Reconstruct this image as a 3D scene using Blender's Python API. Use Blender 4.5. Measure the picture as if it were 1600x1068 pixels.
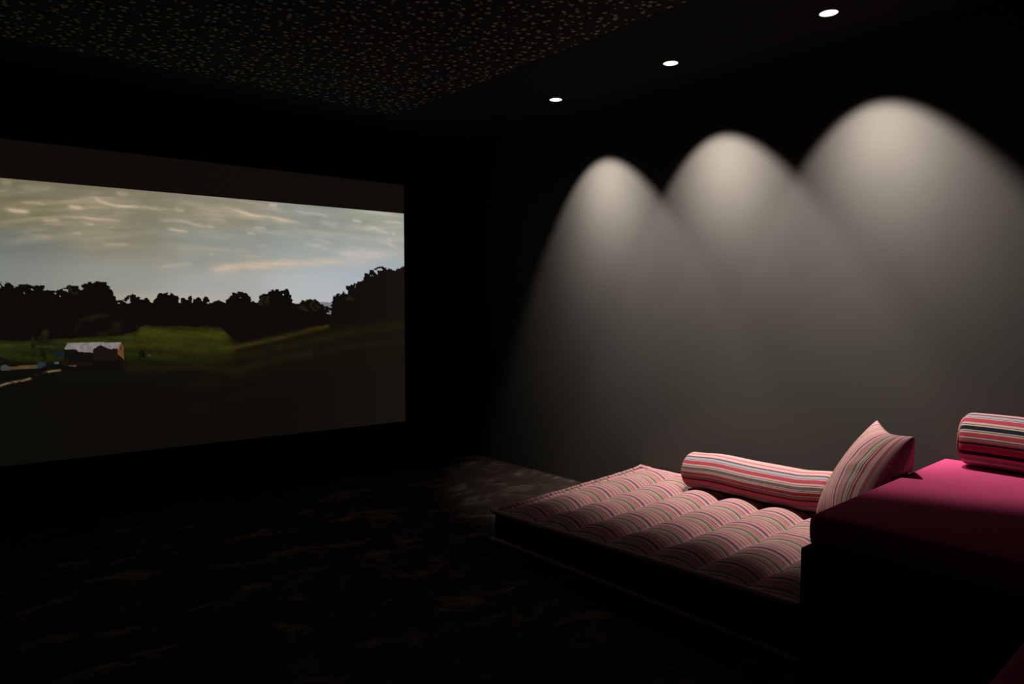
import bpy, bmesh, math, random
import numpy as np
from mathutils import Vector, Matrix

# ------------------------------------------------------------------ camera, world, lamps, exposure
scn = bpy.context.scene
for o in list(bpy.data.objects):
    bpy.data.objects.remove(o, do_unlink=True)
C = scn.collection

EYE = 1.227
cam_data = bpy.data.cameras.new('camera')
cam_data.sensor_width = 36.0
cam_data.lens = 1080.0 / 1600.0 * 36.0
cam_data.clip_start = 0.05
cam = bpy.data.objects.new('camera', cam_data)
C.objects.link(cam)
cam.location = (0, 0, EYE)
cam.rotation_euler = (math.radians(90 - 3.074), 0, math.radians(-41.04))
scn.camera = cam

world = bpy.data.worlds.new('world')
world.use_nodes = True
world.node_tree.nodes['Background'].inputs[0].default_value = (0, 0, 0, 1)
scn.world = world
scn.view_settings.view_transform = 'Standard'
scn.view_settings.look = 'None'
scn.view_settings.exposure = 0.0
scn.view_settings.gamma = 1.0
scn.view_settings.use_curve_mapping = False

WALL_X = 3.47          # right wall
CEIL = 2.5
CORNER = Vector((3.47, 4.42, 0))
ANG = math.radians(94.17)
ALONG = -Vector((math.sin(ANG), math.cos(ANG), 0))     # from the corner leftward along the screen wall
INWARD = Vector((ALONG.y, -ALONG.x, 0))                # normal of the screen wall
if INWARD.y > 0: INWARD = -INWARD

LIGHT_X = 3.072
LIGHT_Y = (3.115, 2.255, 1.423)
LIGHT_POWER = (330, 362, 322)
BEAM_TILT = math.radians(19)
BEAM_TURN = math.radians(-14)
BEAM_CUT = (36.0, 28.5)                # the can's rim cuts the beam between these angles
CORE_TILT = math.radians(27)           # the reflector throws its core at the upper wall
CORE_TURN = math.radians(-28)
CORE_SPREAD = math.radians(20)

# ------------------------------------------------------------------ helpers
def lin(c):
    r = []
    for v in c:
        v = v / 255.0
        r.append(v / 12.92 if v <= 0.04045 else ((v + 0.055) / 1.055) ** 2.4)
    return tuple(r)

def tag(o, label=None, cat=None, group=None, kind=None):
    if label: o['label'] = label
    if cat: o['category'] = cat
    if group: o['group'] = group
    if kind: o['kind'] = kind
    return o

def empty(name, loc=(0, 0, 0)):
    o = bpy.data.objects.new(name, None)
    o.empty_display_size = 0.1
    o.location = loc
    C.objects.link(o)
    return o

def obj(name, bm, mat, parent=None, smooth=True):
    me = bpy.data.meshes.new(name)
    bm.normal_update()
    bm.to_mesh(me)
    bm.free()
    if smooth:
        for p in me.polygons: p.use_smooth = True
    if mat: me.materials.append(mat)
    o = bpy.data.objects.new(name, me)
    C.objects.link(o)
    if parent:
        o.parent = parent
        me.transform(Matrix.Translation(-parent.location))
    return o

def box_bm(x0, x1, y0, y1, z0, z1, bevel=0.0, seg=3):
    bm = bmesh.new()
    bmesh.ops.create_cube(bm, size=1)
    for v in bm.verts:
        v.co = Vector(((x0 + x1) / 2 + v.co.x * (x1 - x0), (y0 + y1) / 2 + v.co.y * (y1 - y0), (z0 + z1) / 2 + v.co.z * (z1 - z0)))
    if bevel:
        bmesh.ops.bevel(bm, geom=list(bm.edges), offset=bevel, segments=seg, profile=0.5, affect='EDGES')
    return bm

def prism_bm(pts, z0, z1):
    bm = bmesh.new()
    lo = [bm.verts.new((p[0], p[1], z0)) for p in pts]
    hi = [bm.verts.new((p[0], p[1], z1)) for p in pts]
    n = len(pts)
    bm.faces.new(lo[::-1]); bm.faces.new(hi)
    for i in range(n):
        bm.faces.new((lo[i], lo[(i + 1) % n], hi[(i + 1) % n], hi[i]))
    bmesh.ops.recalc_face_normals(bm, faces=list(bm.faces))
    return bm

def tube_bm(pts, radii, seg=12, closed=False, uvper=None, uvphase=0.0):
    """swept tube along points"""
    bm = bmesh.new()
    uvl = bm.loops.layers.uv.new('uv')
    n = len(pts)
    rings = []
    P = [Vector(p) for p in pts]
    up = Vector((0, 0, 1))
    for i in range(n):
        if closed: t = P[(i + 1) % n] - P[i - 1]
        else: t = P[min(i + 1, n - 1)] - P[max(i - 1, 0)]
        t.normalize()
        u = up if abs(t.z) < 0.9 else Vector((1, 0, 0))
        a = t.cross(u).normalized(); b = a.cross(t).normalized()
        r = radii[i] if isinstance(radii, (list, tuple)) else radii
        rings.append([bm.verts.new(P[i] + (a * math.cos(k * 2 * math.pi / seg) + b * math.sin(k * 2 * math.pi / seg)) * r) for k in range(seg)])
    s = 0.0
    per = uvper or 1.0
    for i in range(n if closed else n - 1):
        j = (i + 1) % n
        d = (P[j] - P[i]).length
        for k in range(seg):
            m = (k + 1) % seg
            f = bm.faces.new((rings[i][k], rings[i][m], rings[j][m], rings[j][k]))
            for l, (uu, vv) in zip(f.loops, ((s, k), (s, k + 1), (s + d, k + 1), (s + d, k))):
                l[uvl].uv = (uvphase + uu / per, vv / seg * 0.06)
        s += d
    if not closed:
        bm.faces.new(rings[0][::-1]); bm.faces.new(rings[-1])
    bmesh.ops.recalc_face_normals(bm, faces=list(bm.faces))
    return bm

# ------------------------------------------------------------------ materials
def new_mat(name):
    m = bpy.data.materials.new(name); m.use_nodes = True
    nt = m.node_tree
    b = nt.nodes['Principled BSDF']
    return m, nt, b

def node(nt, t, **kw):
    n = nt.nodes.new(t)
    for k, v in kw.items():
        if k == 'inputs':
            for kk, vv in v.items(): n.inputs[kk].default_value = vv
        else: setattr(n, k, v)
    return n

def plain(name, col, rough=0.6, spec=0.3, bump=0.0, scale=200.0, metal=0.0):
    m, nt, b = new_mat(name)
    b.inputs['Base Color'].default_value = (*col, 1)
    b.inputs['Roughness'].default_value = rough
    b.inputs['Specular IOR Level'].default_value = spec
    b.inputs['Metallic'].default_value = metal
    if bump:
        tc = node(nt, 'ShaderNodeTexCoord')
        n = node(nt, 'ShaderNodeTexNoise', inputs={'Scale': scale, 'Detail': 4.0})
        bp = node(nt, 'ShaderNodeBump', inputs={'Strength': bump, 'Distance': 0.002})
        nt.links.new(tc.outputs['Object'], n.inputs['Vector'])
        nt.links.new(n.outputs['Fac'], bp.inputs['Height'])
        nt.links.new(bp.outputs['Normal'], b.inputs['Normal'])
    return m

def wall_material():
    m, nt, b = new_mat('taupe_wall_paint')
    tc = node(nt, 'ShaderNodeTexCoord')
    n = node(nt, 'ShaderNodeTexNoise', inputs={'Scale': 1.6, 'Detail': 3.0, 'Roughness': 0.5})
    r = node(nt, 'ShaderNodeValToRGB')
    r.color_ramp.elements[0].position = 0.3; r.color_ramp.elements[0].color = (0.052, 0.0497, 0.0460, 1)
    r.color_ramp.elements[1].position = 0.7; r.color_ramp.elements[1].color = (0.057, 0.0545, 0.0508, 1)
    n2 = node(nt, 'ShaderNodeTexNoise', inputs={'Scale': 260.0, 'Detail': 3.0})
    bp = node(nt, 'ShaderNodeBump', inputs={'Strength': 0.15, 'Distance': 0.001})
    nt.links.new(tc.outputs['Object'], n.inputs['Vector']); nt.links.new(tc.outputs['Object'], n2.inputs['Vector'])
    nt.links.new(n.outputs['Fac'], r.inputs['Fac']); nt.links.new(r.outputs['Color'], b.inputs['Base Color'])
    nt.links.new(n2.outputs['Fac'], bp.inputs['Height']); nt.links.new(bp.outputs['Normal'], b.inputs['Normal'])
    b.inputs['Roughness'].default_value = 0.95
    b.inputs['Specular IOR Level'].default_value = 0.05
    return m

def carpet_material():
    m, nt, b = new_mat('brushed_dark_carpet')
    tc = node(nt, 'ShaderNodeTexCoord')
    mp = node(nt, 'ShaderNodeMapping'); mp.inputs['Rotation'].default_value = (0, 0, 0.5); mp.inputs['Scale'].default_value = (1.0, 1.7, 1.0)
    n = node(nt, 'ShaderNodeTexNoise', inputs={'Scale': 3.2, 'Detail': 8.0, 'Roughness': 0.68, 'Distortion': 0.9})
    r = node(nt, 'ShaderNodeValToRGB')
    e = r.color_ramp.elements
    e[0].position = 0.40; e[0].color = (0.034, 0.021, 0.016, 1)
    e[1].position = 0.74; e[1].color = (0.26, 0.21, 0.18, 1)
    x = e.new(0.53); x.color = (0.044, 0.030, 0.024, 1)
    x = e.new(0.63); x.color = (0.075, 0.056, 0.047, 1)
    n3 = node(nt, 'ShaderNodeTexNoise', inputs={'Scale': 0.9, 'Detail': 2.0})
    mr = node(nt, 'ShaderNodeMapRange', inputs={'From Min': 0.5, 'From Max': 0.66, 'To Min': 0.0, 'To Max': 0.35})
    mix = node(nt, 'ShaderNodeMix', data_type='RGBA', blend_type='MULTIPLY')
    mix.inputs['B'].default_value = (1.0, 0.55, 0.5, 1)
    n2 = node(nt, 'ShaderNodeTexNoise', inputs={'Scale': 420.0, 'Detail': 2.0})
    ad = node(nt, 'ShaderNodeMath', operation='MULTIPLY_ADD'); ad.inputs[1].default_value = 3.0
    bp = node(nt, 'ShaderNodeBump', inputs={'Strength': 0.6, 'Distance': 0.006})
    L = nt.links.new
    L(tc.outputs['Object'], mp.inputs['Vector']); L(mp.outputs['Vector'], n.inputs['Vector'])
    L(n.outputs['Fac'], r.inputs['Fac']); L(tc.outputs['Object'], n3.inputs['Vector']); L(n3.outputs['Fac'], mr.inputs['Value'])
    L(mr.outputs['Result'], mix.inputs['Factor']); L(r.outputs['Color'], mix.inputs['A'])
    L(mix.outputs['Result'], b.inputs['Base Color'])
    L(tc.outputs['Object'], n2.inputs['Vector']); L(n.outputs['Fac'], ad.inputs[0]); L(n2.outputs['Fac'], ad.inputs[2])
    L(ad.outputs['Value'], bp.inputs['Height']); L(bp.outputs['Normal'], b.inputs['Normal'])
    b.inputs['Roughness'].default_value = 0.9
    b.inputs['Specular IOR Level'].default_value = 0.1
    sw = node(nt, 'ShaderNodeMapRange', inputs={'From Min': 0.54, 'From Max': 0.68, 'To Min': 0.02, 'To Max': 0.55})
    L(n.outputs['Fac'], sw.inputs['Value']); L(sw.outputs['Result'], b.inputs['Sheen Weight'])
    b.inputs['Sheen Tint'].default_value = (1.0, 0.76, 0.66, 1)
    b.inputs['Sheen Roughness'].default_value = 0.5
    return m

ROSE = (172, 98, 108); PALE = (188, 150, 151); CREAM = (188, 170, 154); CRIM = (160, 64, 80)
NAVY = (28, 32, 48); LILAC = (150, 142, 152); OLIVE = (128, 110, 106); BLACK = (22, 22, 22); PLUM = (104, 86, 96)
TICKING = [(0.00, CREAM), (0.02, ROSE), (0.07, PALE), (0.15, OLIVE), (0.19, PALE), (0.26, ROSE), (0.31, PALE), (0.38, ROSE),
           (0.415, NAVY), (0.445, LILAC), (0.49, PALE), (0.545, CRIM), (0.585, CREAM), (0.605, ROSE), (0.65, CREAM), (0.672, BLACK),
           (0.684, CREAM), (0.70, OLIVE), (0.75, BLACK), (0.760, CREAM), (0.775, PALE), (0.815, BLACK), (0.826, CREAM),
           (0.85, OLIVE), (0.868, BLACK), (0.880, CREAM), (0.90, CRIM), (0.945, PALE)]
BOLSTER_STRIPES = [(0.00, PALE), (0.13, ROSE), (0.165, PALE), (0.222, PLUM), (0.236, NAVY), (0.248, LILAC), (0.300, BLACK), (0.307, CREAM),
           (0.32, CRIM), (0.385, CREAM), (0.395, PALE), (0.412, BLACK), (0.419, CREAM), (0.435, PLUM), (0.485, CREAM), (0.500, BLACK),
           (0.506, CREAM), (0.52, CRIM), (0.572, CREAM), (0.588, BLACK), (0.596, OLIVE), (0.612, CRIM), (0.635, NAVY), (0.66, CRIM),
           (0.74, PLUM), (0.79, ROSE), (0.83, OLIVE), (0.88, PALE), (0.94, CRIM), (0.97, CREAM)]
NAVY_STRIPES = [(p, NAVY if (c == PLUM and p > 0.4) else c) for p, c in BOLSTER_STRIPES]

def stripe_material(name, stripes, weave=700.0):
    m, nt, b = new_mat(name)
    uv = node(nt, 'ShaderNodeUVMap')
    sep = node(nt, 'ShaderNodeSeparateXYZ')
    fr = node(nt, 'ShaderNodeMath', operation='FRACT')
    r = node(nt, 'ShaderNodeValToRGB'); r.color_ramp.interpolation = 'CONSTANT'
    e = r.color_ramp.elements
    e[0].position = 0.0; e[0].color = (*lin(stripes[0][1]), 1)
    e[1].position = stripes[-1][0]; e[1].color = (*lin(stripes[-1][1]), 1)
    for p, c in stripes[1:-1]:
        x = e.new(p); x.color = (*lin(c), 1)
    tc = node(nt, 'ShaderNodeTexCoord')
    n = node(nt, 'ShaderNodeTexNoise', inputs={'Scale': weave, 'Detail': 2.0})
    mr = node(nt, 'ShaderNodeMapRange', inputs={'From Min': 0.3, 'From Max': 0.7, 'To Min': 0.86, 'To Max': 1.08})
    mul = node(nt, 'ShaderNodeMix', data_type='RGBA', blend_type='MULTIPLY', inputs={'Factor': 1.0})
    bp = node(nt, 'ShaderNodeBump', inputs={'Strength': 0.25, 'Distance': 0.0015})
    L = nt.links.new
    L(uv.outputs['UV'], sep.inputs['Vector']); L(sep.outputs['X'], fr.inputs[0]); L(fr.outputs[0], r.inputs['Fac'])
    L(tc.outputs['Object'], n.inputs['Vector']); L(n.outputs['Fac'], mr.inputs['Value'])
    L(r.outputs['Color'], mul.inputs['A']); L(mr.outputs['Result'], mul.inputs['B'])
    L(mul.outputs['Result'], b.inputs['Base Color'])
    L(n.outputs['Fac'], bp.inputs['Height']); L(bp.outputs['Normal'], b.inputs['Normal'])
    b.inputs['Roughness'].default_value = 0.9
    b.inputs['Specular IOR Level'].default_value = 0.12
    return m

def pink_material():
    m, nt, b = new_mat('magenta_dotted_weave')
    tc = node(nt, 'ShaderNodeTexCoord')
    sp = node(nt, 'ShaderNodeSeparateXYZ'); cb = node(nt, 'ShaderNodeCombineXYZ')
    ax = node(nt, 'ShaderNodeMath', operation='ADD'); ay = node(nt, 'ShaderNodeMath', operation='ADD')
    nt.links.new(tc.outputs['Object'], sp.inputs[0])
    for a_, k_ in ((ax, 'X'), (ay, 'Y')):
        nt.links.new(sp.outputs[k_], a_.inputs[0]); nt.links.new(sp.outputs['Z'], a_.inputs[1]); nt.links.new(a_.outputs[0], cb.inputs[k_])
    mp = node(nt, 'ShaderNodeMapping'); mp.inputs['Rotation'].default_value = (0, 0, math.radians(45))
    v = node(nt, 'ShaderNodeTexVoronoi', voronoi_dimensions='2D', inputs={'Scale': 118.0, 'Randomness': 0.05})
    r = node(nt, 'ShaderNodeValToRGB')
    r.color_ramp.elements[0].position = 0.22; r.color_ramp.elements[0].color = (*lin((208, 98, 140)), 1)
    r.color_ramp.elements[1].position = 0.42; r.color_ramp.elements[1].color = (*lin((166, 42, 92)), 1)
    bp = node(nt, 'ShaderNodeBump', inputs={'Strength': 0.15, 'Distance': 0.001}); bp.invert = True
    L = nt.links.new
    L(cb.outputs[0], mp.inputs['Vector']); L(mp.outputs['Vector'], v.inputs['Vector'])
    L(v.outputs['Distance'], r.inputs['Fac']); L(r.outputs['Color'], b.inputs['Base Color'])
    L(v.outputs['Distance'], bp.inputs['Height']); L(bp.outputs['Normal'], b.inputs['Normal'])
    b.inputs['Roughness'].default_value = 0.9
    b.inputs['Specular IOR Level'].default_value = 0.1
    return m

def emissive(name, col, strength):
    m, nt, b = new_mat(name)
    b.inputs['Base Color'].default_value = (0.02, 0.02, 0.02, 1)
    b.inputs['Emission Color'].default_value = (*col, 1)
    b.inputs['Emission Strength'].default_value = strength
    return m

M_WALL = wall_material()
M_CARPET = carpet_material()
M_BLACKWALL = plain('black_fabric_wall', (0.006, 0.006, 0.006), 0.95, 0.02)
M_CEIL = plain('near_black_ceiling_paint', (0.023, 0.027, 0.024), 0.95, 0.05)
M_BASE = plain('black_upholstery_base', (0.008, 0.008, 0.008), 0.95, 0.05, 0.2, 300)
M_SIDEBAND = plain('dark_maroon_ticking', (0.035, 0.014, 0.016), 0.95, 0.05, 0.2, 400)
M_STRIPE = stripe_material('striped_cotton_ticking', TICKING)
M_BOLSTER = stripe_material('striped_bolster_cloth', BOLSTER_STRIPES)
M_BOLSTER_NAVY = stripe_material('navy_striped_bolster_cloth', NAVY_STRIPES)
M_PINK = pink_material()
M_TRIM = plain('black_metal_trim', (0.02, 0.02, 0.02), 0.5, 0.3)
M_LENS = emissive('lit_lamp_lens', (1.0, 0.93, 0.84), 1.6)
M_CAP = plain('pink_stripe_end_cloth', lin((160, 116, 116)), 0.9, 0.1, 0.25, 500)
M_PIPING = plain('rose_piping_cloth', lin((158, 108, 110)), 0.9, 0.1, 0.25, 500)

# ------------------------------------------------------------------ room shell
XL, YB = -2.4, -2.4
far = CORNER + ALONG * ((CORNER.x - XL) / -ALONG.x)
plan = [(XL, YB), (WALL_X, YB), (WALL_X, CORNER.y), (far.x, far.y)]
T = 0.12
outer = [(XL - T, YB - T), (WALL_X + T, YB - T), (WALL_X + T, CORNER.y + T), (far.x - T, far.y + T)]
tag(obj('floor', prism_bm(outer, -T, 0), M_CARPET, smooth=False), 'dark brown brushed carpet covering the whole floor', 'floor', kind='structure')
tag(obj('ceiling', prism_bm(outer, CEIL, CEIL + T), M_CEIL, smooth=False), 'near black painted ceiling of the cinema room', 'ceiling', kind='structure')
def wall(name, a, b_, mat, label):
    a, b_ = Vector((a[0], a[1], 0)), Vector((b_[0], b_[1], 0))
    d = (b_ - a).normalized(); n = Vector((d.y, -d.x, 0))
    q = [a, b_, b_ + n * T, a + n * T]
    o = obj(name, prism_bm([(p.x, p.y) for p in q], 0, CEIL), mat, smooth=False)
    return tag(o, label, 'wall', kind='structure')
wall('wall_back', plan[0], plan[1], M_BLACKWALL, 'black back wall behind the seating')
wall('wall_right', plan[1], plan[2], M_WALL, 'taupe plaster wall washed by three downlights')
wall('wall_front', plan[2], plan[3], M_BLACKWALL, 'black wall carrying the projection screen')
wall('wall_left', plan[3], plan[0], M_BLACKWALL, 'black wall on the left side of the room')

# ------------------------------------------------------------------ picture on the screen (u = metres left of the corner, v = metres above the floor)
SKYLINE = [(3.113,1.348),(3.105,1.344),(3.082,1.348),(3.049,1.325),(3.006,1.339),(2.957,1.337),(2.928,1.33),(2.89,1.302),(2.857,1.302),(2.814,1.321),(2.777,1.351),(2.738,1.304),(2.717,1.348),(2.673,1.36),(2.625,1.357),(2.6,1.332),(2.578,1.295),(2.572,1.257),(2.53,1.25),(2.505,1.28),(2.478,1.295),(2.442,1.261),(2.422,1.25),(2.4,1.273),(2.373,1.242),(2.344,1.285),(2.302,1.297),(2.259,1.298),(2.231,1.266),(2.221,1.231),(2.205,1.271),(2.18,1.243),(2.161,1.283),(2.147,1.235),(2.113,1.283),(2.099,1.235),(2.068,1.271),(2.046,1.239),(1.984,1.26),(1.953,1.239),(1.921,1.285),(1.872,1.31),(1.824,1.306),(1.785,1.244),(1.748,1.244),(1.731,1.286),(1.688,1.303),(1.646,1.325),(1.582,1.317),(1.547,1.331),(1.535,1.288),(1.523,1.236),(1.479,1.227),(1.452,1.253),(1.384,1.267),(1.339,1.254),(1.316,1.223),(1.246,1.209),(1.231,1.29),(1.174,1.299),(1.125,1.354),(1.067,1.378),(1.012,1.393),(0.977,1.449),(0.926,1.488),(0.875,1.503),(0.798,1.492),(0.745,1.484),(0.676,1.515)]
TREEBASE = [(3.123,1.037),(2.883,1.033),(2.601,1.043),(2.484,1.059),(2.439,1.097),(2.415,1.104),(2.147,1.095),(1.987,1.084),(1.957,1.055),(1.91,1.012),(1.871,0.998),(1.798,1.013),(1.735,1.028),(1.587,1.05),(1.364,1.085),(1.225,1.096),(1.031,1.102),(0.68,1.112)]
CLOUDS = [([(3.08,1.746),(3.017,1.737),(2.952,1.735)],0.0076,0.9),([(3.004,1.788),(2.884,1.787)],0.0063,0.5),([(2.791,1.784),(2.702,1.778)],0.0072,0.8),([(2.72,1.839),(2.649,1.842),(2.623,1.817),(2.543,1.801),(2.419,1.806),(2.187,1.803)],0.0072,0.9),([(2.824,1.73),(2.678,1.722),(2.491,1.713)],0.0067,0.7),([(2.917,1.697),(2.813,1.694)],0.0059,0.7),([(2.554,1.881),(2.473,1.877)],0.0081,0.6),([(2.343,1.743),(2.174,1.732),(2.02,1.709)],0.0067,0.6),([(2.286,1.684),(2.152,1.672)],0.0059,0.6),([(2.77,1.63),(2.719,1.63)],0.0045,0.4),([(3.009,1.616),(2.859,1.606)],0.0067,0.35),([(2.718,1.69),(2.653,1.683)],0.0054,0.5),([(2.63,1.574),(2.467,1.583)],0.005,0.4),([(2.35,1.454),(2.134,1.481)],0.0067,0.4),([(3.088,1.872),(3.03,1.885)],0.0135,0.3),([(3.031,1.863),(2.82,1.87)],0.0112,0.3),([(2.239,1.807),(2.172,1.804)],0.009,0.5),([(2.009,1.861),(1.87,1.832),(1.79,1.81),(1.675,1.802),(1.539,1.79),(1.362,1.764)],0.0076,1),([(1.673,1.894),(1.606,1.879)],0.0072,0.7),([(1.52,1.873),(1.433,1.854),(1.343,1.844),(1.176,1.83)],0.0072,0.8),([(1.775,1.732),(1.676,1.726)],0.0056,0.7),([(1.817,1.692),(1.752,1.688)],0.0056,0.7),([(1.325,1.801),(1.177,1.79)],0.008,0.6),([(1.09,1.832),(1.002,1.82)],0.0072,0.9),([(1.003,1.779),(0.902,1.776),(0.779,1.737)],0.008,1),([(0.779,1.737),(0.743,1.758)],0.006,0.8),([(0.861,1.835),(0.747,1.833),(0.678,1.829)],0.0064,0.7),([(0.79,1.737),(0.791,1.671),(0.717,1.637)],0.0104,0.6),([(0.873,1.681),(0.78,1.681)],0.006,0.7),([(1.454,1.636),(1.31,1.626),(1.255,1.611)],0.0068,0.7),([(1.4,1.674),(1.216,1.662)],0.0048,0.6),([(1.753,1.613),(1.678,1.615)],0.004,0.5),([(1.122,1.636),(1.034,1.631)],0.004,0.5),([(1.255,1.602),(0.985,1.606),(0.68,1.591)],0.0144,0.7),([(1.218,1.573),(0.823,1.575)],0.014,0.6),([(2.064,1.444),(1.972,1.457),(1.664,1.489),(1.311,1.52),(0.771,1.557)],0.0184,0.8),([(1.828,1.501),(1.438,1.524)],0.014,0.4),([(1.844,1.542),(1.68,1.54)],0.0044,0.4),([(2.046,1.546),(2.001,1.543)],0.004,0.4),([(1.04,1.895),(0.678,1.881)],0.0068,0.7),([(2.058,1.717),(1.997,1.705)],0.008,0.5),([(2.057,1.765),(1.919,1.751)],0.01,0.4)]
FIELD = [([(2.416,1.058),(2.148,1.043),(1.977,1.026)],0.05,(64,66,16),0.95),([(2.503,1.002),(2.223,0.973),(1.959,0.943)],0.055,(52,54,13),0.9),([(3.627,1.036),(3.116,1.005),(2.944,0.999),(2.761,1.011),(2.502,1.022)],0.035,(52,58,16),0.85),([(3.63,0.96),(3.117,0.953),(2.886,0.932),(2.825,0.94)],0.03,(42,46,12),0.8),([(2.505,0.926),(2.151,0.899),(1.96,0.915)],0.035,(40,44,11),0.8),([(1.959,0.943),(1.757,0.978),(1.587,1.011),(1.41,1.051),(1.281,1.079)],0.018,(64,56,18),0.75),([(2.038,0.885),(1.758,0.915),(1.456,0.968),(1.13,1.026),(0.68,1.073)],0.035,(30,30,10),0.8),([(2.507,0.85),(2.153,0.842),(1.883,0.803),(1.676,0.86),(1.413,0.896)],0.032,(40,38,13),0.5),([(1.413,0.896),(1.131,0.93),(0.681,0.962)],0.032,(34,30,13),0.45),([(2.155,0.729),(1.761,0.787),(1.322,0.829),(0.682,0.87)],0.05,(24,21,10),0.45),([(2.828,0.831),(2.336,0.781),(2.042,0.722)],0.04,(19,18,9),0.5),([(2.159,0.568),(1.763,0.66),(1.325,0.672)],0.05,(19,15,11),0.5)]
SHAPES = [([(2.827,0.975),(2.686,0.952),(2.688,0.905),(2.727,0.899),(2.829,0.919)],(16,14,12)),([(2.824,0.977),(2.809,1.01),(2.685,1.011),(2.543,1.007),(2.562,0.957),(2.609,0.971),(2.649,0.994),(2.683,0.974),(2.686,0.952),(2.758,0.96),(2.764,0.973)],(128,118,116)),([(2.686,0.972),(2.649,0.995),(2.607,0.972),(2.562,0.957),(2.564,0.905),(2.688,0.906)],(24,17,15)),([(2.562,0.955),(2.543,1.007),(2.531,0.977),(2.532,0.905),(2.55,0.928),(2.563,0.936)],(104,62,38)),([(2.548,0.969),(2.545,0.99),(2.541,0.976),(2.543,0.959)],(40,20,12)),([(2.589,0.97),(2.562,0.973),(2.561,0.934),(2.587,0.939)],(20,22,12)),([(2.875,0.94),(2.865,0.96),(2.847,0.965),(2.827,0.949),(2.825,0.934)],(20,28,42)),([(3.12,0.879),(3.114,0.9),(3.096,0.904),(3.076,0.893),(3.075,0.871),(3.114,0.871)],(62,62,66)),([(3.597,0.909),(3.572,0.922),(3.153,0.897),(3.151,0.88)],(80,62,40)),([(3.076,0.893),(3.002,0.894),(2.947,0.894),(2.947,0.874),(3.073,0.876)],(80,62,40)),([(2.953,0.903),(2.941,0.91),(2.913,0.908),(2.914,0.89),(2.942,0.873),(2.954,0.881)],(40,42,50)),([(2.873,0.906),(2.854,0.909),(2.854,0.896),(2.872,0.897)],(70,75,90)),([(2.836,0.904),(2.727,0.899),(2.688,0.893),(2.688,0.88),(2.83,0.883)],(27,17,12)),([(2.805,0.883),(2.77,0.883),(2.77,0.877),(2.805,0.878)],(80,66,50)),([(2.453,0.911),(2.448,0.949),(2.43,0.959),(2.419,0.944),(2.417,0.909)],(15,14,12)),([(2.406,0.922),(2.392,0.929),(2.391,0.918)],(70,70,55)),([(3.119,0.904),(3.117,0.947),(3.095,0.939),(3.075,0.916),(3.084,0.906)],(16,14,10))]
PATH = [(3.401,0.712),(3.237,0.755),(3.122,0.791),(3.087,0.803),(3.058,0.808),(3.022,0.811),(2.992,0.82),(2.97,0.834),(2.943,0.849),(2.906,0.854),(2.85,0.86)]
SAPLING = [(2.977,0.926),(2.978,0.985),(2.974,1.054),(2.936,1.057),(2.923,1.086),(2.886,1.096),(2.885,1.041),(2.891,0.982),(2.91,0.923),(2.941,0.902)]
BUSH = [(2.787,1.061),(2.746,1.15),(2.64,1.18),(2.546,1.171),(2.492,1.14),(2.437,1.091),(2.481,1.053),(2.644,1.042)]
TREES_LIT = [[(2.798,1.331),(2.772,1.358),(2.754,1.332),(2.748,1.287),(2.793,1.279)],[(1.479,1.218),(1.425,1.262),(1.343,1.258),(1.326,1.209),(1.353,1.183),(1.462,1.183)],[(1.748,1.227),(1.735,1.278),(1.668,1.287),(1.686,1.21)],[(1.145,1.3),(1.067,1.355),(1.068,1.264),(1.136,1.254)]]

S_RIGHT, S_LEFT, S_TOP, S_BOT = 0.672, 3.80, 2.114, 0.350
P_TOP = 1.9045

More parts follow.
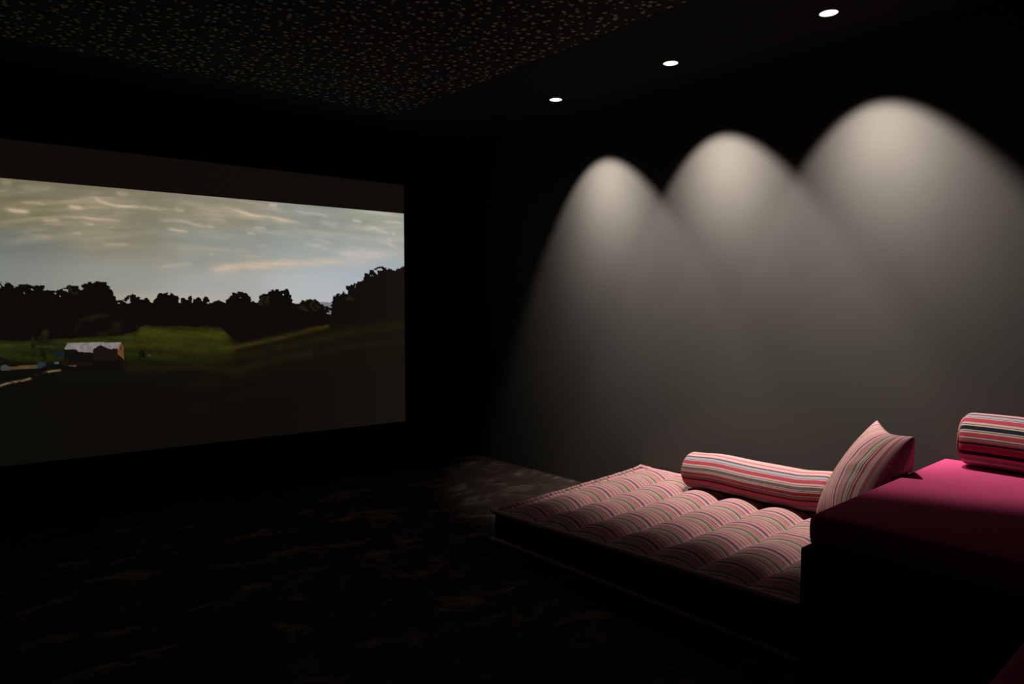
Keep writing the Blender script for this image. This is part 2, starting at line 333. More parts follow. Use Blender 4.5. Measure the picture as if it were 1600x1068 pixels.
def picture():
    step = 0.004
    nu = int(round((S_LEFT - S_RIGHT) / step)); nv = int(round((P_TOP - S_BOT) / step))
    us = np.linspace(S_RIGHT, S_LEFT, nu + 1); vs = np.linspace(S_BOT, P_TOP, nv + 1)
    U, V = np.meshgrid(us, vs)
    rng = np.random.RandomState(7)
    def vnoise(x, y, seed):
        r = np.random.RandomState(seed); g = r.rand(257, 257)
        xi = np.floor(x).astype(int); yi = np.floor(y).astype(int); fx = x - xi; fy = y - yi
        fx = fx * fx * (3 - 2 * fx); fy = fy * fy * (3 - 2 * fy)
        a = g[yi % 256, xi % 256]; b = g[yi % 256, (xi + 1) % 256]; c = g[(yi + 1) % 256, xi % 256]; d = g[(yi + 1) % 256, (xi + 1) % 256]
        return (a * (1 - fx) + b * fx) * (1 - fy) + (c * (1 - fx) + d * fx) * fy
    def fbm(x, y, seed, oct_=4):
        s = 0; a = 0.5; t = 0
        for k in range(oct_):
            s = s + a * vnoise(x * 2 ** k, y * 2 ** k, seed + k); t += a; a *= 0.5
        return s / t
    def inside(poly, UU=U, VV=V):
        m = np.zeros(UU.shape, bool); n = len(poly)
        for i in range(n):
            (x0, y0), (x1, y1) = poly[i], poly[(i + 1) % n]
            if y0 == y1: continue
            c = ((y0 > VV) != (y1 > VV)) & (UU < (x1 - x0) * (VV - y0) / (y1 - y0) + x0)
            m ^= c
        return m
    def dist_line(pts, UU=U, VV=V):
        D = np.full(UU.shape, 1e9)
        T_ = np.zeros(UU.shape); tot = len(pts) - 1
        for i in range(tot):
            (x0, y0), (x1, y1) = pts[i], pts[i + 1]
            dx, dy = x1 - x0, y1 - y0; L2 = dx * dx + dy * dy + 1e-12
            t = np.clip(((UU - x0) * dx + (VV - y0) * dy) / L2, 0, 1)
            d = np.hypot(UU - x0 - t * dx, VV - y0 - t * dy)
            k = d < D
            D = np.where(k, d, D); T_ = np.where(k, (i + t) / tot, T_)
        return D, T_
    # sky
    anchors = [(3.1, 1.88, (112, 108, 86)), (3.1, 1.75, (118, 113, 84)), (3.1, 1.55, (110, 115, 108)), (3.1, 1.4, (128, 132, 126)), (2.6, 1.85, (122, 117, 95)),
               (2.6, 1.62, (130, 126, 106)), (2.6, 1.4, (148, 147, 136)), (2.0, 1.84, (136, 132, 112)), (2.0, 1.6, (144, 146, 136)), (2.0, 1.3, (163, 163, 158)),
               (1.4, 1.85, (142, 146, 134)), (1.4, 1.6, (152, 158, 154)), (1.4, 1.3, (177, 180, 180)), (0.8, 1.88, (158, 160, 142)), (0.8, 1.65, (160, 162, 156)),
               (0.75, 1.52, (163, 172, 178)), (1.1, 1.45, (168, 177, 184)), (1.25, 1.25, (182, 184, 188)), (3.8, 1.7, (104, 100, 78)), (3.8, 1.4, (104, 108, 98))]
    W = 0; col = np.zeros(U.shape + (3,))
    for (a, b, c) in anchors:
        w = np.exp(-(((U - a) / 0.30) ** 2 + ((V - b) / 0.11) ** 2)) + 1e-6 / (0.01 + (U - a) ** 2 + (V - b) ** 2)
        col += w[..., None] * np.array(c, float); W = W + w
    col /= W[..., None]
    sl = V - 0.06 * U
    hi = np.clip((V - 1.42) / 0.3, 0, 1)
    n1 = fbm(U * 3.0 + 5, (V + 0.07 * np.sin(U * 2)) * 26 + U * 1.2, 11, 5)
    n2 = fbm(U * 7.0 + 9, V * 60 + U * 4, 31, 4)
    peach = np.array((214, 186, 160.))
    shade = np.array((120, 116, 96.))
    c1 = np.clip((n1 - 0.55) * 3.2, 0, 1) * hi * 0.40
    col += (peach - col) * c1[..., None]
    c2 = np.clip((0.47 - n1) * 3, 0, 1) * hi * 0.42
    col += (col * 0.86 - col) * c2[..., None]
    c3 = np.clip((n2 - 0.6) * 4, 0, 1) * hi * 0.18
    col += (peach - col) * c3[..., None]
    wob = (fbm(U * 9, V * 9, 51, 3) - 0.5) * 0.02
    fade = 0.5 + 0.5 * np.clip(fbm(U * 12, V * 60, 71, 3) * 2.4 - 0.6, 0, 1)
    for pts, w, s in CLOUDS:
        x0 = min(p[0] for p in pts) - 0.1; x1 = max(p[0] for p in pts) + 0.1
        y0 = min(p[1] for p in pts) - 0.07; y1 = max(p[1] for p in pts) + 0.07
        i0, i1 = np.searchsorted(us, [x0, x1]); j0, j1 = np.searchsorted(vs, [y0, y1])
        sub = (slice(j0, j1), slice(i0, i1))
        D, t = dist_line(pts, U[sub], (V + wob)[sub])
        # streaks are crisp below and feather out above
        k = np.exp(-(D / (w * 1.3)) ** 2) + 0.35 * np.exp(-(D / (w * 3.4)) ** 2)
        k *= np.clip(np.sin(np.pi * t) * 1.3, 0, 1) * fade[sub] * s * 0.62
        tint = np.array((216, 190, 164.)) if x1 > 1.9 else np.array((202, 190, 184.))
        col[sub] += (tint - col[sub]) * np.clip(k, 0, 1)[..., None]
    # horizon glow
    g = np.exp(-((V - 1.26) / 0.035) ** 2) * np.exp(-((U - 2.25) / 0.45) ** 2) * 0.3
    col += (np.array((205, 180, 150.)) - col) * g[..., None]
    # distant hills
    hm = (V < 1.243 + 0.006 * np.sin(U * 30)) & (U > 1.17) & (U < 1.42)
    col[hm] = (120, 120, 130)
    # trees
    sx = np.array([p[0] for p in SKYLINE][::-1]); sy = np.array([p[1] for p in SKYLINE][::-1])
    top = np.interp(U, np.concatenate([sx, [3.3, 3.5, 3.8]]), np.concatenate([sy, [1.36, 1.32, 1.35]]))
    leaf = fbm(U * 55, V * 55, 91, 3) - 0.5
    leaf2 = fbm(U * 22, V * 22, 95, 2) - 0.5
    tree = V < top + leaf * 0.035 + leaf2 * 0.03 - 0.006
    for _ in range(900):
        cu = rng.uniform(0.68, 3.3); cv = float(np.interp(cu, sx, sy)) - rng.uniform(0.004, 0.04); rr = rng.uniform(0.004, 0.016)
        i0, i1 = np.searchsorted(us, [cu - rr, cu + rr]); j0, j1 = np.searchsorted(vs, [cv - rr, cv + rr]); sub = (slice(j0, j1), slice(i0, i1))
        tree[sub] |= (np.hypot(U[sub] - cu, V[sub] - cv) + leaf[sub] * 0.02 < rr)
    holes = (leaf2 + leaf * 0.9 > 0.36) & (V > top - 0.05)
    tree &= ~holes
    dark = np.stack([np.interp(U, [0.67, 1.3, 3.2], a) for a in ([25, 14, 13], [18, 11, 10], [14, 8, 8])], -1)
    ground_hi = V < 1.235
    mask = tree | (ground_hi & ~hm)
    col = np.where(mask[..., None], dark, col)
    for poly in TREES_LIT:
        m = inside(poly) & (fbm(U * 48, V * 48, 121, 3) > 0.5) & (V > top - 0.16)
        col = np.where(m[..., None], col * 0.35 + np.array((40, 36, 18)) * 0.65, col)
    bush = inside(BUSH); bn = np.clip((fbm(U * 16, V * 18, 131, 4) - 0.42) * 3.0, 0, 1) * bush
    col += (np.array((36, 34, 14.)) - col) * (bn * 0.7)[..., None]
    # fields
    bx = np.array([p[0] for p in TREEBASE][::-1]); by = np.array([p[1] for p in TREEBASE][::-1])
    base = np.interp(U, np.concatenate([bx, [3.8]]), np.concatenate([by, [by[-1]]])) + (leaf2 * 0.02)
    field = V < base
    fc = np.stack([np.interp(U, [0.67, 1.6, 3.2], a) for a in ([23, 15, 13], [18, 12, 11], [12, 8, 8])], -1)
    fn = fbm(U * 6, V * 40 - U * 5, 151, 4)
    fine = fbm(U * 60, V * 90, 161, 2)
    acc = fc.copy()
    for pts, w, c, s in FIELD:
        D, t = dist_line(pts)
        k = np.exp(-(D / w) ** 2) * s * np.clip(0.35 + fn * 1.15, 0, 1) * (0.75 + 0.5 * fine)
        acc += (np.array(c, float) * 0.95 - acc) * np.clip(k, 0, 1)[..., None]
    col = np.where(field[..., None], acc, col)
    # hedge, sapling, buildings, road
    m = inside(SAPLING) & (fbm(U * 45, V * 45, 171, 3) > 0.40)
    col = np.where(m[..., None], np.array((27, 27, 11.)) * (0.6 + 0.8 * fbm(U * 40, V * 40, 175, 2))[..., None], col)
    for poly, c in SHAPES:
        m = inside(poly)
        tex = 0.85 + 0.3 * fbm(U * 90, V * 60, 181, 2)
        col = np.where(m[..., None], np.array(c, float) * tex[..., None], col)
    D, t = dist_line(PATH)
    k = np.exp(-(D / 0.006) ** 2) * np.clip((fbm(U * 60, V * 60, 191, 2) - 0.25) * 2.6, 0, 1)
    col += (np.array((124, 104, 72.)) - col) * k[..., None]
    col = np.clip(col, 0, 255) / 255.0
    linc = np.where(col <= 0.04045, col / 12.92, ((col + 0.055) / 1.055) ** 2.4)
    return us, vs, linc

def build_screen():
    root = empty('projection_screen', tuple(CORNER + ALONG * 2.236 + Vector((0, 0, S_BOT))))
    tag(root, 'large projection screen on the left wall showing trees and a barn at dusk', 'projection screen')
    d0, d1 = 0.0, 0.03          # stands 3 cm off the wall
    def P(u, v, d): return CORNER + ALONG * u + INWARD * d + Vector((0, 0, v))
    def slab(u0, u1, v0, v1, a, b):
        bm = bmesh.new()
        vs_ = [bm.verts.new(P(u, v, d)) for d in (a, b) for u, v in ((u0, v0), (u1, v0), (u1, v1), (u0, v1))]
        bm.faces.new(vs_[:4]); bm.faces.new(vs_[4:])
        for i in range(4): bm.faces.new((vs_[i], vs_[(i + 1) % 4], vs_[4 + (i + 1) % 4], vs_[4 + i]))
        bmesh.ops.recalc_face_normals(bm, faces=list(bm.faces))
        return bm
    obj('backing', slab(S_RIGHT - 0.002, S_LEFT + 0.002, S_BOT - 0.002, S_TOP + 0.002, d0, d1 - 0.002), M_TRIM, root, False)
    # frame of four slim black bars
    fw = 0.045
    bm = bmesh.new()
    for (u0, u1, v0, v1) in ((S_RIGHT - fw, S_LEFT + fw, S_TOP + 0.002, S_TOP + fw), (S_RIGHT - fw, S_LEFT + fw, S_BOT - fw, S_BOT - 0.002),
                             (S_RIGHT - fw, S_RIGHT - 0.002, S_BOT - 0.002, S_TOP + 0.002), (S_LEFT + 0.002, S_LEFT + fw, S_BOT - 0.002, S_TOP + 0.002)):
        s = slab(u0, u1, v0, v1, d0, d1 + 0.004)
        me = bpy.data.meshes.new('t'); s.to_mesh(me); s.free(); bm.from_mesh(me); bpy.data.meshes.remove(me)
    obj('frame', bm, M_FRAME, root, False)
    # blank band above the picture; its dim light is put in as emission
    mb, nt, b = new_mat('screen_band')
    b.inputs['Base Color'].default_value = (0.05, 0.045, 0.04, 1)
    b.inputs['Emission Color'].default_value = (*lin((17, 11, 9)), 1); b.inputs['Emission Strength'].default_value = 0.85
    b.inputs['Specular IOR Level'].default_value = 0.0; b.inputs['Roughness'].default_value = 1
    o = obj('blank_band', slab(S_RIGHT, S_LEFT, P_TOP, S_TOP, d1 - 0.004, d1), mb, root, False)
    tag(o, 'dim, faintly glowing strip of screen above the picture')
    us, vs, c = picture()
    nu, nv = len(us), len(vs)
    Ug, Vg = np.meshgrid(us, vs)
    base = np.array(CORNER + INWARD * d1 - root.location)
    co = base + Ug[..., None] * np.array(ALONG) + Vg[..., None] * np.array((0, 0, 1.0))
    idx = np.arange(nu * nv).reshape(nv, nu)
    f = np.stack([idx[:-1, :-1], idx[1:, :-1], idx[1:, 1:], idx[:-1, 1:]], -1).reshape(-1, 4)
    me = bpy.data.meshes.new('picture')
    me.vertices.add(nu * nv); me.vertices.foreach_set('co', co.reshape(-1).astype(np.float32))
    me.loops.add(f.size); me.loops.foreach_set('vertex_index', f.reshape(-1).astype(np.int32))
    me.polygons.add(len(f)); me.polygons.foreach_set('loop_start', np.arange(0, f.size, 4, dtype=np.int32))
    me.update(calc_edges=True)
    at = me.color_attributes.new('picture', 'FLOAT_COLOR', 'POINT')
    rgba = np.concatenate([c, np.ones(c.shape[:2] + (1,))], -1)
    at.data.foreach_set('color', rgba.reshape(-1).astype(np.float32))
    m, nt, b = new_mat('projected_landscape')
    a = node(nt, 'ShaderNodeAttribute', attribute_name='picture')
    nt.links.new(a.outputs['Color'], b.inputs['Emission Color'])
    b.inputs['Emission Strength'].default_value = 1.0
    b.inputs['Base Color'].default_value = (0.01, 0.01, 0.01, 1)
    b.inputs['Specular IOR Level'].default_value = 0.0; b.inputs['Roughness'].default_value = 1
    me.materials.append(m)
    o = bpy.data.objects.new('picture', me); C.objects.link(o); o.parent = root
    tag(o, 'lit landscape picture with dusk sky, dark trees and a barn')

M_FRAME = plain('matt_black_velvet_frame', (0.003, 0.003, 0.003), 1.0, 0.0)
build_screen()

# ------------------------------------------------------------------ mattress with tufts
BOL = (3.272, 0.322, 0.101)      # bolster axis (x, z) and radius
MX0, MX1, MY0, MY1 = 2.245, 3.435, 1.085, 2.705
TX0, TDX = 3.217, 0.240        # rows of tufts
TY0, TDY = 1.757, 0.228

def bolster_lift(t):
    T_ = (0.0, 0.22, 0.48, 0.72, 1.0); Z_ = (0.016, -0.002, -0.003, 0.001, -0.015)
    for k in range(4):
        if t <= T_[k + 1]:
            s = max(0, (t - T_[k]) / (T_[k + 1] - T_[k])); s = s * s * (3 - 2 * s)
            return Z_[k] * (1 - s) + Z_[k + 1] * s
    return Z_[-1]

def edge_h(x, y):
    a = (MY1 - y) / (MY1 - MY0); b = (x - MX0) / (MX1 - MX0)
    return 0.160 + 0.048 * a + 0.042 * b * (1 - 0.6 * a)

def top_h(x, y):
    e = min(x - MX0, MX1 - x, y - MY0, MY1 - y)
    cx = abs(math.sin(math.pi * (x - TX0) / TDX)); cy = abs(math.sin(math.pi * (y - TY0) / TDY))
    puff = 0.041 * cy ** 0.75 * (0.85 + 0.15 * cx) + 0.006 * cx ** 0.7
    # pinch at each tuft
    dx = (x - TX0) / TDX; dy = (y - TY0) / TDY
    dx = (dx - round(dx)) * TDX; dy = (dy - round(dy)) * TDY
    puff -= 0.010 * math.exp(-(dx * dx + dy * dy) / 0.0009)
    k = 1 - math.exp(-e / 0.045)
    side = 1 - math.exp(-e / 0.12)
    z = edge_h(x, y) + puff * k - 0.016 * side
    if 1.40 < y < 2.25:          # pressed down by the bolster
        d = abs(x - BOL[0])
        if d < BOL[2]: z = min(z, BOL[1] + bolster_lift(min(1, max(0, (y - 1.425) / 0.812))) - 0.004 - math.sqrt(BOL[2] ** 2 - d * d))
    if 1.10 < y < 1.52 and x > 2.75: z = min(z, 0.236)      # and by the pillow
    return z

PER = 0.240
def build_mattress():
    root = empty('mattress', ((MX0 + MX1) / 2, (MY0 + MY1) / 2, 0))
    tag(root, 'low tufted floor mattress in pink striped ticking beside the taupe wall', 'mattress')
    bm = bmesh.new(); uvl = bm.loops.layers.uv.new('uv')
    NX, NY = 120, 165
    g = []
    for j in range(NY + 1):
        y = MY0 + (MY1 - MY0) * j / NY
        g.append([bm.verts.new((MX0 + (MX1 - MX0) * i / NX, y, top_h(MX0 + (MX1 - MX0) * i / NX, y))) for i in range(NX + 1)])
    def U(x, y, sh=0.15):
        # the cloth pulls slightly towards the tufts
        return (TX0 - x) / PER - sh + 0.02 * math.sin(2 * math.pi * (y - TY0) / TDY)
    for j in range(NY):
        for i in range(NX):
            f = bm.faces.new((g[j][i], g[j][i + 1], g[j + 1][i + 1], g[j + 1][i]))
            for l in f.loops: l[uvl].uv = (U(l.vert.co.x, l.vert.co.y), l.vert.co.y)
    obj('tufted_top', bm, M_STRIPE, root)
    # side band, slightly bellied
    bm = bmesh.new()
    loop = []
    n = 60
    for i in range(n): loop.append((MX0, MY1 - (MY1 - MY0) * i / n, (-1, 0)))
    for i in range(n): loop.append((MX0 + (MX1 - MX0) * i / n, MY0, (0, -1)))
    for i in range(n): loop.append((MX1, MY0 + (MY1 - MY0) * i / n, (1, 0)))
    for i in range(n): loop.append((MX1 - (MX1 - MX0) * i / n, MY1, (0, 1)))
    rows = []
    for k in range(9):
        t = k / 8
        rows.append([bm.verts.new((x + nn[0] * 0.008 * math.sin(math.pi * t), y + nn[1] * 0.008 * math.sin(math.pi * t), 0.002 + (edge_h(x, y) - 0.002) * t)) for x, y, nn in loop])
    L = len(loop)
    for k in range(8):
        for i in range(L):
            bm.faces.new((rows[k][i], rows[k][(i + 1) % L], rows[k + 1][(i + 1) % L], rows[k + 1][i]))
    bm.faces.new(rows[0][::-1])
    bmesh.ops.recalc_face_normals(bm, faces=list(bm.faces))
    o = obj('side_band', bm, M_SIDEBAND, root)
    tag(o, 'dark side of the mattress')
    rnd = random.Random(4)
    for nm, zf, r in (('rolled_edge', None, 0.013), ('rolled_edge', 0.02, 0.012)):
        pts = []
        for x, y, nn in loop:
            z = edge_h(x, y) if zf is None else zf
            cx = (x - (MX0 + MX1) / 2) / ((MX1 - MX0) / 2); cy = (y - (MY0 + MY1) / 2) / ((MY1 - MY0) / 2)
            ear = (abs(cx * cy)) ** 12
            px = x + nn[0] * 0.004 + ear * 0.012 * (1 if cx > 0 else -1); py = y + nn[1] * 0.004 + ear * 0.012 * (1 if cy > 0 else -1)
            pts.append((min(px, WALL_X - 0.02), py, z + (ear * 0.008 if zf is None else 0) + rnd.uniform(-0.001, 0.001)))
        rr = [r * (1 + rnd.uniform(-0.07, 0.07)) for _ in pts]
        bm = tube_bm(pts, rr, 10, True, uvper=0.24)
        ul = bm.loops.layers.uv.active
        for f in bm.faces:
            for l in f.loops: l[ul].uv = ((TX0 - l.vert.co.x) / PER, l.vert.co.z * 3)
        obj(nm, bm, M_STRIPE, root)
build_mattress()

# ------------------------------------------------------------------ bolsters
def build_bolster(cloth, label, y_near, y_far, cx, zc, r, phase, bend, per=0.235, tilt=0.0, group=None):
    root = empty('bolster', (cx, (y_near + y_far) / 2, zc - r))
    tag(root, label, 'bolster', group)
    length = y_far - y_near
    NS, NR = 72, 96
    bm = bmesh.new(); uvl = bm.loops.layers.uv.new('uv')
    rings = []
    er = 0.028
    def centre(t):
        dx, dz, k = bend(t)
        return cx + dx, zc + dz, k
    for j in range(NR + 1):
        t = j / NR
        # rounded shoulders
        s = t * length
        e = min(s, length - s)
        rad = r - er * (1 - math.sqrt(max(0, 1 - (1 - min(e / er, 1)) ** 2))) if e < er else r
        x, z, k = centre(t)
        ring = []
        for i in range(NS):
            a = 2 * math.pi * i / NS
            rr = rad * (1 + k * 0.02 * math.sin(3 * a + 5 * t)) * (1 - 0.05 * max(0, -math.sin(a)) ** 2)
            ring.append(bm.verts.new((x - math.cos(a) * rr, y_near + s, z + math.sin(a) * rr)))
        rings.append(ring)
    nstr = 2
    for j in range(NR):
        for i in range(NS):
            m = (i + 1) % NS
            f = bm.faces.new((rings[j][i], rings[j][m], rings[j + 1][m], rings[j + 1][i]))
            for l, (ii, jj) in zip(f.loops, ((i, j), (i + 1, j), (i + 1, j + 1), (i, j + 1))):
                l[uvl].uv = (phase - ii / NS * nstr, jj / NR)
    bmesh.ops.recalc_face_normals(bm, faces=list(bm.faces))
    obj('cover', bm, cloth, root)
    for j, sgn in ((0, -1), (NR, 1)):
        x, z, k = centre(j / NR)
        bm = bmesh.new()
        prev = None
        for q in range(7):
            f_ = 1 - q / 6
            rad = (r - er) * f_
            out = 0.012 * math.sqrt(max(0, 1 - f_ * f_))
            if q == 6:
                c = bm.verts.new((x, y_near + (length if sgn > 0 else 0) + sgn * out, z))
                for i in range(NS): bm.faces.new((prev[i], prev[(i + 1) % NS], c))
            else:
                ring = [bm.verts.new((x - math.cos(2 * math.pi * i / NS) * rad, y_near + (length if sgn > 0 else 0) + sgn * out, z + math.sin(2 * math.pi * i / NS) * rad)) for i in range(NS)]
                if prev:
                    for i in range(NS): bm.faces.new((prev[i], prev[(i + 1) % NS], ring[(i + 1) % NS], ring[i]))
                prev = ring
        bmesh.ops.recalc_face_normals(bm, faces=list(bm.faces))
        tag(obj('end_cap', bm, M_CAP, root), 'pale pink round end')
        pts = [(x - math.cos(2 * math.pi * i / 48) * (r - er * 0.8), y_near + (length if sgn > 0 else 0), z + math.sin(2 * math.pi * i / 48) * (r - er * 0.8)) for i in range(48)]
        obj('piping', tube_bm(pts, 0.004, 8, True), M_PIPING, root)
    return root

def bend_a(t): return (-0.010 * math.sin(math.pi * t), bolster_lift(t), 1.0)     # t=0 is the end nearest the camera
build_bolster(M_BOLSTER, 'long striped bolster lying on the floor mattress against the wall', 1.425, 2.237, BOL[0], BOL[1], BOL[2], 0.556, bend_a)
def bend_b(t):
    return (0.0, 0.003 * math.sin(9 * t), 0.6)
build_bolster(M_BOLSTER_NAVY, 'striped bolster lying on top of the magenta seat cushion', 0.02, 0.925, 3.335, 0.664, 0.112, 0.65, bend_b)

# ------------------------------------------------------------------ seat platforms
def soft_block(x0, x1, y0, y1, z0, z1, r=0.022, crown=0.008, name='seat_cushion', parent=None):
    NX = max(10, int((x1 - x0) / 0.035)); NY = max(10, int((y1 - y0) / 0.035)); NZ = 6
    bm = bmesh.new()
    hx, hy, hz = (x1 - x0) / 2, (y1 - y0) / 2, (z1 - z0) / 2
    cx, cy, cz = (x0 + x1) / 2, (y0 + y1) / 2, (z0 + z1) / 2
    cache = {}
    def axis(n, h):
        v = [-h, -h + r * 0.25, -h + r * 0.55, -h + r]
        m = n
        v += [-h + r + (2 * h - 2 * r) * i / m for i in range(1, m)]
        v += [h - r, h - r * 0.55, h - r * 0.25, h]
        return v
    AX, AY, AZ = axis(NX, hx), axis(NY, hy), axis(NZ, hz)
    def V(i, j, k):
        key = (i, j, k)
        if key in cache: return cache[key]
        p = Vector((AX[i], AY[j], AZ[k]))
        q = Vector((max(-hx + r, min(hx - r, p.x)), max(-hy + r, min(hy - r, p.y)), max(-hz + r, min(hz - r, p.z))))
        d = p - q
        if d.length > 1e-9:
            d.normalize(); p = q + d * r
        fx, fy = max(0, 1 - (p.x / hx) ** 2), max(0, 1 - (p.y / hy) ** 2)
        if p.z > 0: p.z += crown * (min(1, fx * 3) * min(1, fy * 3)) * (p.z / hz)
        bulge = 1 - (p.z / hz) ** 2
        p.x += 0.004 * bulge * (1 if p.x > 0 else -1) * (abs(p.x) / hx) ** 8
        p.y += 0.004 * bulge * (1 if p.y > 0 else -1) * (abs(p.y) / hy) ** 8
        v = bm.verts.new(p + Vector((cx, cy, cz)))
        cache[key] = v
        return v
    nx, ny, nz = len(AX) - 1, len(AY) - 1, len(AZ) - 1
    for i in range(nx):
        for j in range(ny):
            for k in (0, nz): bm.faces.new((V(i, j, k), V(i + 1, j, k), V(i + 1, j + 1, k), V(i, j + 1, k)))
    for i in range(nx):
        for k in range(nz):
            for j in (0, ny): bm.faces.new((V(i, j, k), V(i + 1, j, k), V(i + 1, j, k + 1), V(i, j, k + 1)))
    for j in range(ny):
        for k in range(nz):
            for i in (0, nx): bm.faces.new((V(i, j, k), V(i, j + 1, k), V(i, j + 1, k + 1), V(i, j, k + 1)))
    bmesh.ops.recalc_face_normals(bm, faces=list(bm.faces))
    return bm

def platform(x0, x1, y0, y1, zb, zt, inset, label_base, label_seat):
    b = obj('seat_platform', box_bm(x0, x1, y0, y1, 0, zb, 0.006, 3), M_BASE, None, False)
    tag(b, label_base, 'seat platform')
    s = obj('seat_cushion', soft_block(x0 + inset[0], x1 - inset[1], y0 + inset[2], y1 - inset[3], zb, zt), M_PINK)
    tag(s, label_seat, 'seat cushion')
platform(2.158, 3.462, -1.05, 1.050, 0.440, 0.548, (0.030, 0.006, 0.01, 0.012), 'black block platform against the wall behind the striped mattress',
         'magenta dotted seat cushion against the wall under a bolster')
platform(0.75, 2.150, -1.05, 0.366, 0.440, 0.548, (0.01, 0.012, 0.01, 0.012), 'black block platform in the bottom right foreground',
         'dark magenta seat cushion in the bottom right foreground corner')

# ------------------------------------------------------------------ leaning pillow
def build_pillow():
    T1 = Vector((3.32, 1.27, 0.70)); T2 = Vector((2.945, 0.988, 0.712)); B1 = Vector((3.13, 1.452, 0.262)); B2 = Vector((2.84, 1.13, 0.262))
    nrm = (T2 - T1).cross((T1 - B1)).normalized()
    if nrm.y < 0: nrm = -nrm
    N = 44
    bm = bmesh.new(); uvl = bm.loops.layers.uv.new('uv')
    def S(t): return math.copysign(abs(t) ** 0.9, t)
    def Pt(a, b, side):
        # a,b in -1..1 ; a across (T1->T2), b up
        u = a * (1 - 0.085 * (1 - b * b)); w = b * (1 - (0.12 if b > 0 else 0.07) * (1 - a * a))
        p = (B1 * (1 - (u + 1) / 2) + B2 * ((u + 1) / 2)) * (1 - (w + 1) / 2) + (T1 * (1 - (u + 1) / 2) + T2 * ((u + 1) / 2)) * ((w + 1) / 2)
        th = 0.112 * max(0, (1 - a * a)) ** 0.42 * max(0, (1 - b * b)) ** 0.45 * (1 - 0.12 * b)
        th *= (1 + 0.03 * math.sin(3.1 * a + 2 * b)) * (1 + (0.22 * a if side > 0 else 0))
        # soft creases running in from the upper right corner
        cr = 0.0035 * math.exp(-((a - 0.6) ** 2 + (b - 0.1) ** 2) / 0.10) * math.sin((a * 0.5 - b) * 13)
        sag = 0.0
        q = p + nrm * side * (th * (1.0 if side > 0 else 1.25) + cr * (1 - abs(a)) * 2)
        q.z = max(q.z, 0.242)
        # the pillow folds over the edge of the seat cushion it leans on
        if q.y < 1.060 and q.z < 0.563:
            if (1.060 - q.y) < (0.563 - q.z): q.y = 1.060
            else: q.z = 0.563
        return q
    grids = {}
    for side in (1, -1):
        g = []
        for j in range(N + 1):
            row = []
            for i in range(N + 1):
                a = -math.cos(math.pi * i / N); b = -math.cos(math.pi * j / N)
                if side == -1 and (i in (0, N) or j in (0, N)): row.append(grids[1][j][i]); continue
                row.append(bm.verts.new(Pt(a, b, side)))
            g.append(row)
        grids[side] = g
        for j in range(N):
            for i in range(N):
                vs_ = (g[j][i], g[j][i + 1], g[j + 1][i + 1], g[j + 1][i])
                f = bm.faces.new(vs_ if side == 1 else vs_[::-1])
                ij = ((i, j), (i + 1, j), (i + 1, j + 1), (i, j + 1))
                if side == -1: ij = ij[::-1]
                for l, (ii, jj) in zip(f.loops, ij):
                    a = -math.cos(math.pi * ii / N)
                    l[uvl].uv = (0.12 + (a + 1) / 2 * 0.46 / 0.225, jj / N)
    bmesh.ops.recalc_face_normals(bm, faces=list(bm.faces))
    o = obj('pillow', bm, M_STRIPE)
    tag(o, 'square striped pillow leaning against the magenta seat cushion', 'pillow')
build_pillow()

# ------------------------------------------------------------------ ceiling: perforated panel and downlights
def panel_material():
    m, nt, b = new_mat('perforated_acoustic_plaster')
    tc = node(nt, 'ShaderNodeTexCoord')
    L = nt.links.new
    total = None
    for sc, rad, off in ((15.0, 0.165, (0, 0, 0)), (13.0, 0.09, (5.3, 2.1, 0)), (11.0, 0.06, (1.3, 7.1, 0))):
        mp = node(nt, 'ShaderNodeMapping'); mp.inputs['Location'].default_value = off
        v = node(nt, 'ShaderNodeTexVoronoi', voronoi_dimensions='2D', inputs={'Scale': sc, 'Randomness': 0.9})
        r = node(nt, 'ShaderNodeMapRange', inputs={'From Min': rad * 0.8, 'From Max': rad, 'To Min': 1.0, 'To Max': 0.0})
        L(tc.outputs['Object'], mp.inputs['Vector']); L(mp.outputs['Vector'], v.inputs['Vector']); L(v.outputs['Distance'], r.inputs['Value'])
        if total is None: total = r.outputs['Result']
        else:
            mx = node(nt, 'ShaderNodeMath', operation='MAXIMUM'); L(total, mx.inputs[0]); L(r.outputs['Result'], mx.inputs[1]); total = mx.outputs[0]
    wn = node(nt, 'ShaderNodeTexNoise', inputs={'Scale': 9.0, 'Detail': 1.0})
    hr = node(nt, 'ShaderNodeValToRGB')
    hr.color_ramp.elements[0].position = 0.35; hr.color_ramp.elements[0].color = (0.36, 0.38, 0.37, 1)
    hr.color_ramp.elements[1].position = 0.62; hr.color_ramp.elements[1].color = (0.44, 0.34, 0.29, 1)
    mix = node(nt, 'ShaderNodeMix', data_type='RGBA')
    mix.inputs['A'].default_value = (0.034, 0.036, 0.035, 1)
    L(tc.outputs['Object'], wn.inputs['Vector']); L(wn.outputs['Fac'], hr.inputs['Fac'])
    L(hr.outputs['Color'], mix.inputs['B']); L(total, mix.inputs['Factor']); L(mix.outputs['Result'], b.inputs['Base Color'])
    b.inputs['Roughness'].default_value = 0.9; b.inputs['Specular IOR Level'].default_value = 0.05
    return m
# edge parallel to the screen wall, 0.34 m in front of it
n0 = Vector((2.50, 4.055)); dirp = Vector((ALONG.x, ALONG.y))
pl = [(2.50, -1.5), (2.50, n0.y), (n0.x + dirp.x * 4.4, n0.y + dirp.y * 0.35 * 4.4), (n0.x - 4.4, -1.5)]
tag(obj('acoustic_ceiling_panel', prism_bm(pl, CEIL - 0.006, CEIL), panel_material(), smooth=False),
    'dark acoustic ceiling panel covered in scattered small round perforations', 'ceiling panel')

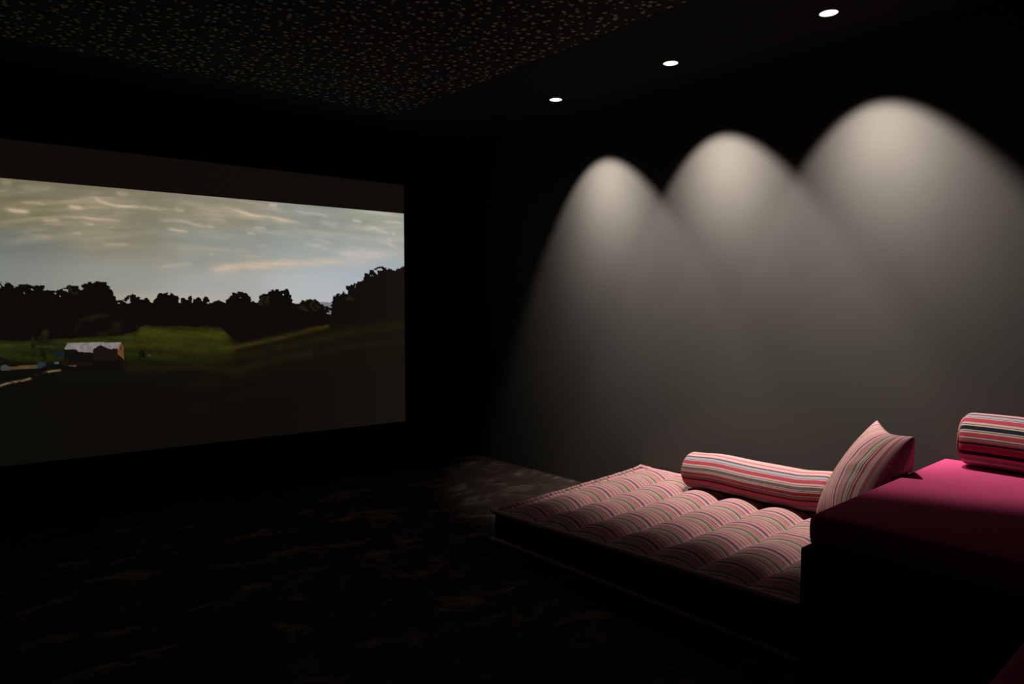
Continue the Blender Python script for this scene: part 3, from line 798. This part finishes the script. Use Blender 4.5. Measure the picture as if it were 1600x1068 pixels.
def disc_bm(r0, r1, z0, z1, seg=48):
    """ring (r0>0) or disc between two heights"""
    bm = bmesh.new()
    prof = [(r0, z1), (r0, z0), ((r0 + r1) / 2, z0 - 0.001), (r1, z0), (r1, z1)]
    rings = [[bm.verts.new((math.cos(2 * math.pi * i / seg) * r, math.sin(2 * math.pi * i / seg) * r, z)) for i in range(seg)] for r, z in prof]
    for k in range(len(rings)):
        a, b = rings[k], rings[(k + 1) % len(rings)]
        for i in range(seg): bm.faces.new((a[i], a[(i + 1) % seg], b[(i + 1) % seg], b[i]))
    bmesh.ops.recalc_face_normals(bm, faces=list(bm.faces))
    return bm
def lens_bm(r, z, seg=48):
    bm = bmesh.new()
    prev = None
    for q in range(6):
        f = 1 - q / 6
        ring = [bm.verts.new((math.cos(2 * math.pi * i / seg) * r * f, math.sin(2 * math.pi * i / seg) * r * f, z - 0.001 * (1 - f * f))) for i in range(seg)]
        if prev:
            for i in range(seg): bm.faces.new((prev[i], prev[(i + 1) % seg], ring[(i + 1) % seg], ring[i]))
        prev = ring
    bm.faces.new(prev)
    bmesh.ops.recalc_face_normals(bm, faces=list(bm.faces))
    for f in bm.faces:
        if f.normal.z > 0: f.normal_flip()
    return bm

WHERE = ('small round recessed ceiling downlight closest to the screen', 'small round recessed ceiling downlight, middle of the row of three',
         'small round recessed ceiling downlight farthest from the screen')
for y, pw, lab in zip(LIGHT_Y, LIGHT_POWER, WHERE):
    root = empty('downlight', (LIGHT_X, y, CEIL))
    tag(root, lab, 'ceiling light', 'recessed downlights along the wall')
    def place(bm):
        bmesh.ops.translate(bm, verts=list(bm.verts), vec=(LIGHT_X, y, 0)); return bm
    obj('trim_ring', place(disc_bm(0.0385, 0.045, CEIL - 0.003, CEIL)), M_TRIM, root)
    obj('lens', place(lens_bm(0.0385, CEIL - 0.002)), M_LENS, root)
    ld = bpy.data.lights.new('beam', 'SPOT')
    ld.energy = pw; ld.spot_size = math.radians(80); ld.spot_blend = 0.02; ld.shadow_soft_size = 0.012
    ld.color = (1.0, 0.90, 0.80)
    lo = bpy.data.objects.new('beam', ld); C.objects.link(lo)
    lo.location = Vector((LIGHT_X, y, CEIL - 0.010))
    def aim(t, turn=BEAM_TURN): return Vector((math.sin(t) * math.cos(turn), math.sin(t) * math.sin(turn), -math.cos(t)))
    q = aim(BEAM_TILT).to_track_quat('-Z', 'Y')
    lo.rotation_euler = q.to_euler()
    core = q.inverted() @ aim(CORE_TILT, CORE_TURN)
    # photometric distribution of the lamp: a soft core, cut by the rim of the can
    ld.use_nodes = True
    nt = ld.node_tree; L = nt.links.new
    em = nt.nodes['Emission']
    tc = node(nt, 'ShaderNodeTexCoord')
    def dot(v):
        d = node(nt, 'ShaderNodeVectorMath', operation='DOT_PRODUCT'); d.inputs[1].default_value = v
        L(tc.outputs['Normal'], d.inputs[0]); return d.outputs['Value']
    def mth(op, *a):
        x = node(nt, 'ShaderNodeMath', operation=op)
        for i, v in enumerate(a):
            if isinstance(v, (int, float)): x.inputs[i].default_value = v
            else: L(v, x.inputs[i])
        return x.outputs[0]
    cut = node(nt, 'ShaderNodeMapRange', interpolation_type='SMOOTHSTEP', inputs={'From Min': math.cos(math.radians(BEAM_CUT[0])), 'From Max': math.cos(math.radians(BEAM_CUT[1])), 'To Min': 0.0, 'To Max': 1.0})
    L(dot((0, 0, -1)), cut.inputs['Value'])
    ang = mth('ARCCOSINE', mth('MINIMUM', dot(tuple(core)), 1.0))
    g = mth('EXPONENT', mth('MULTIPLY', mth('MULTIPLY', ang, ang), -1.0 / (2 * CORE_SPREAD ** 2)))
    L(mth('MULTIPLY', g, cut.outputs['Result']), em.inputs['Strength'])
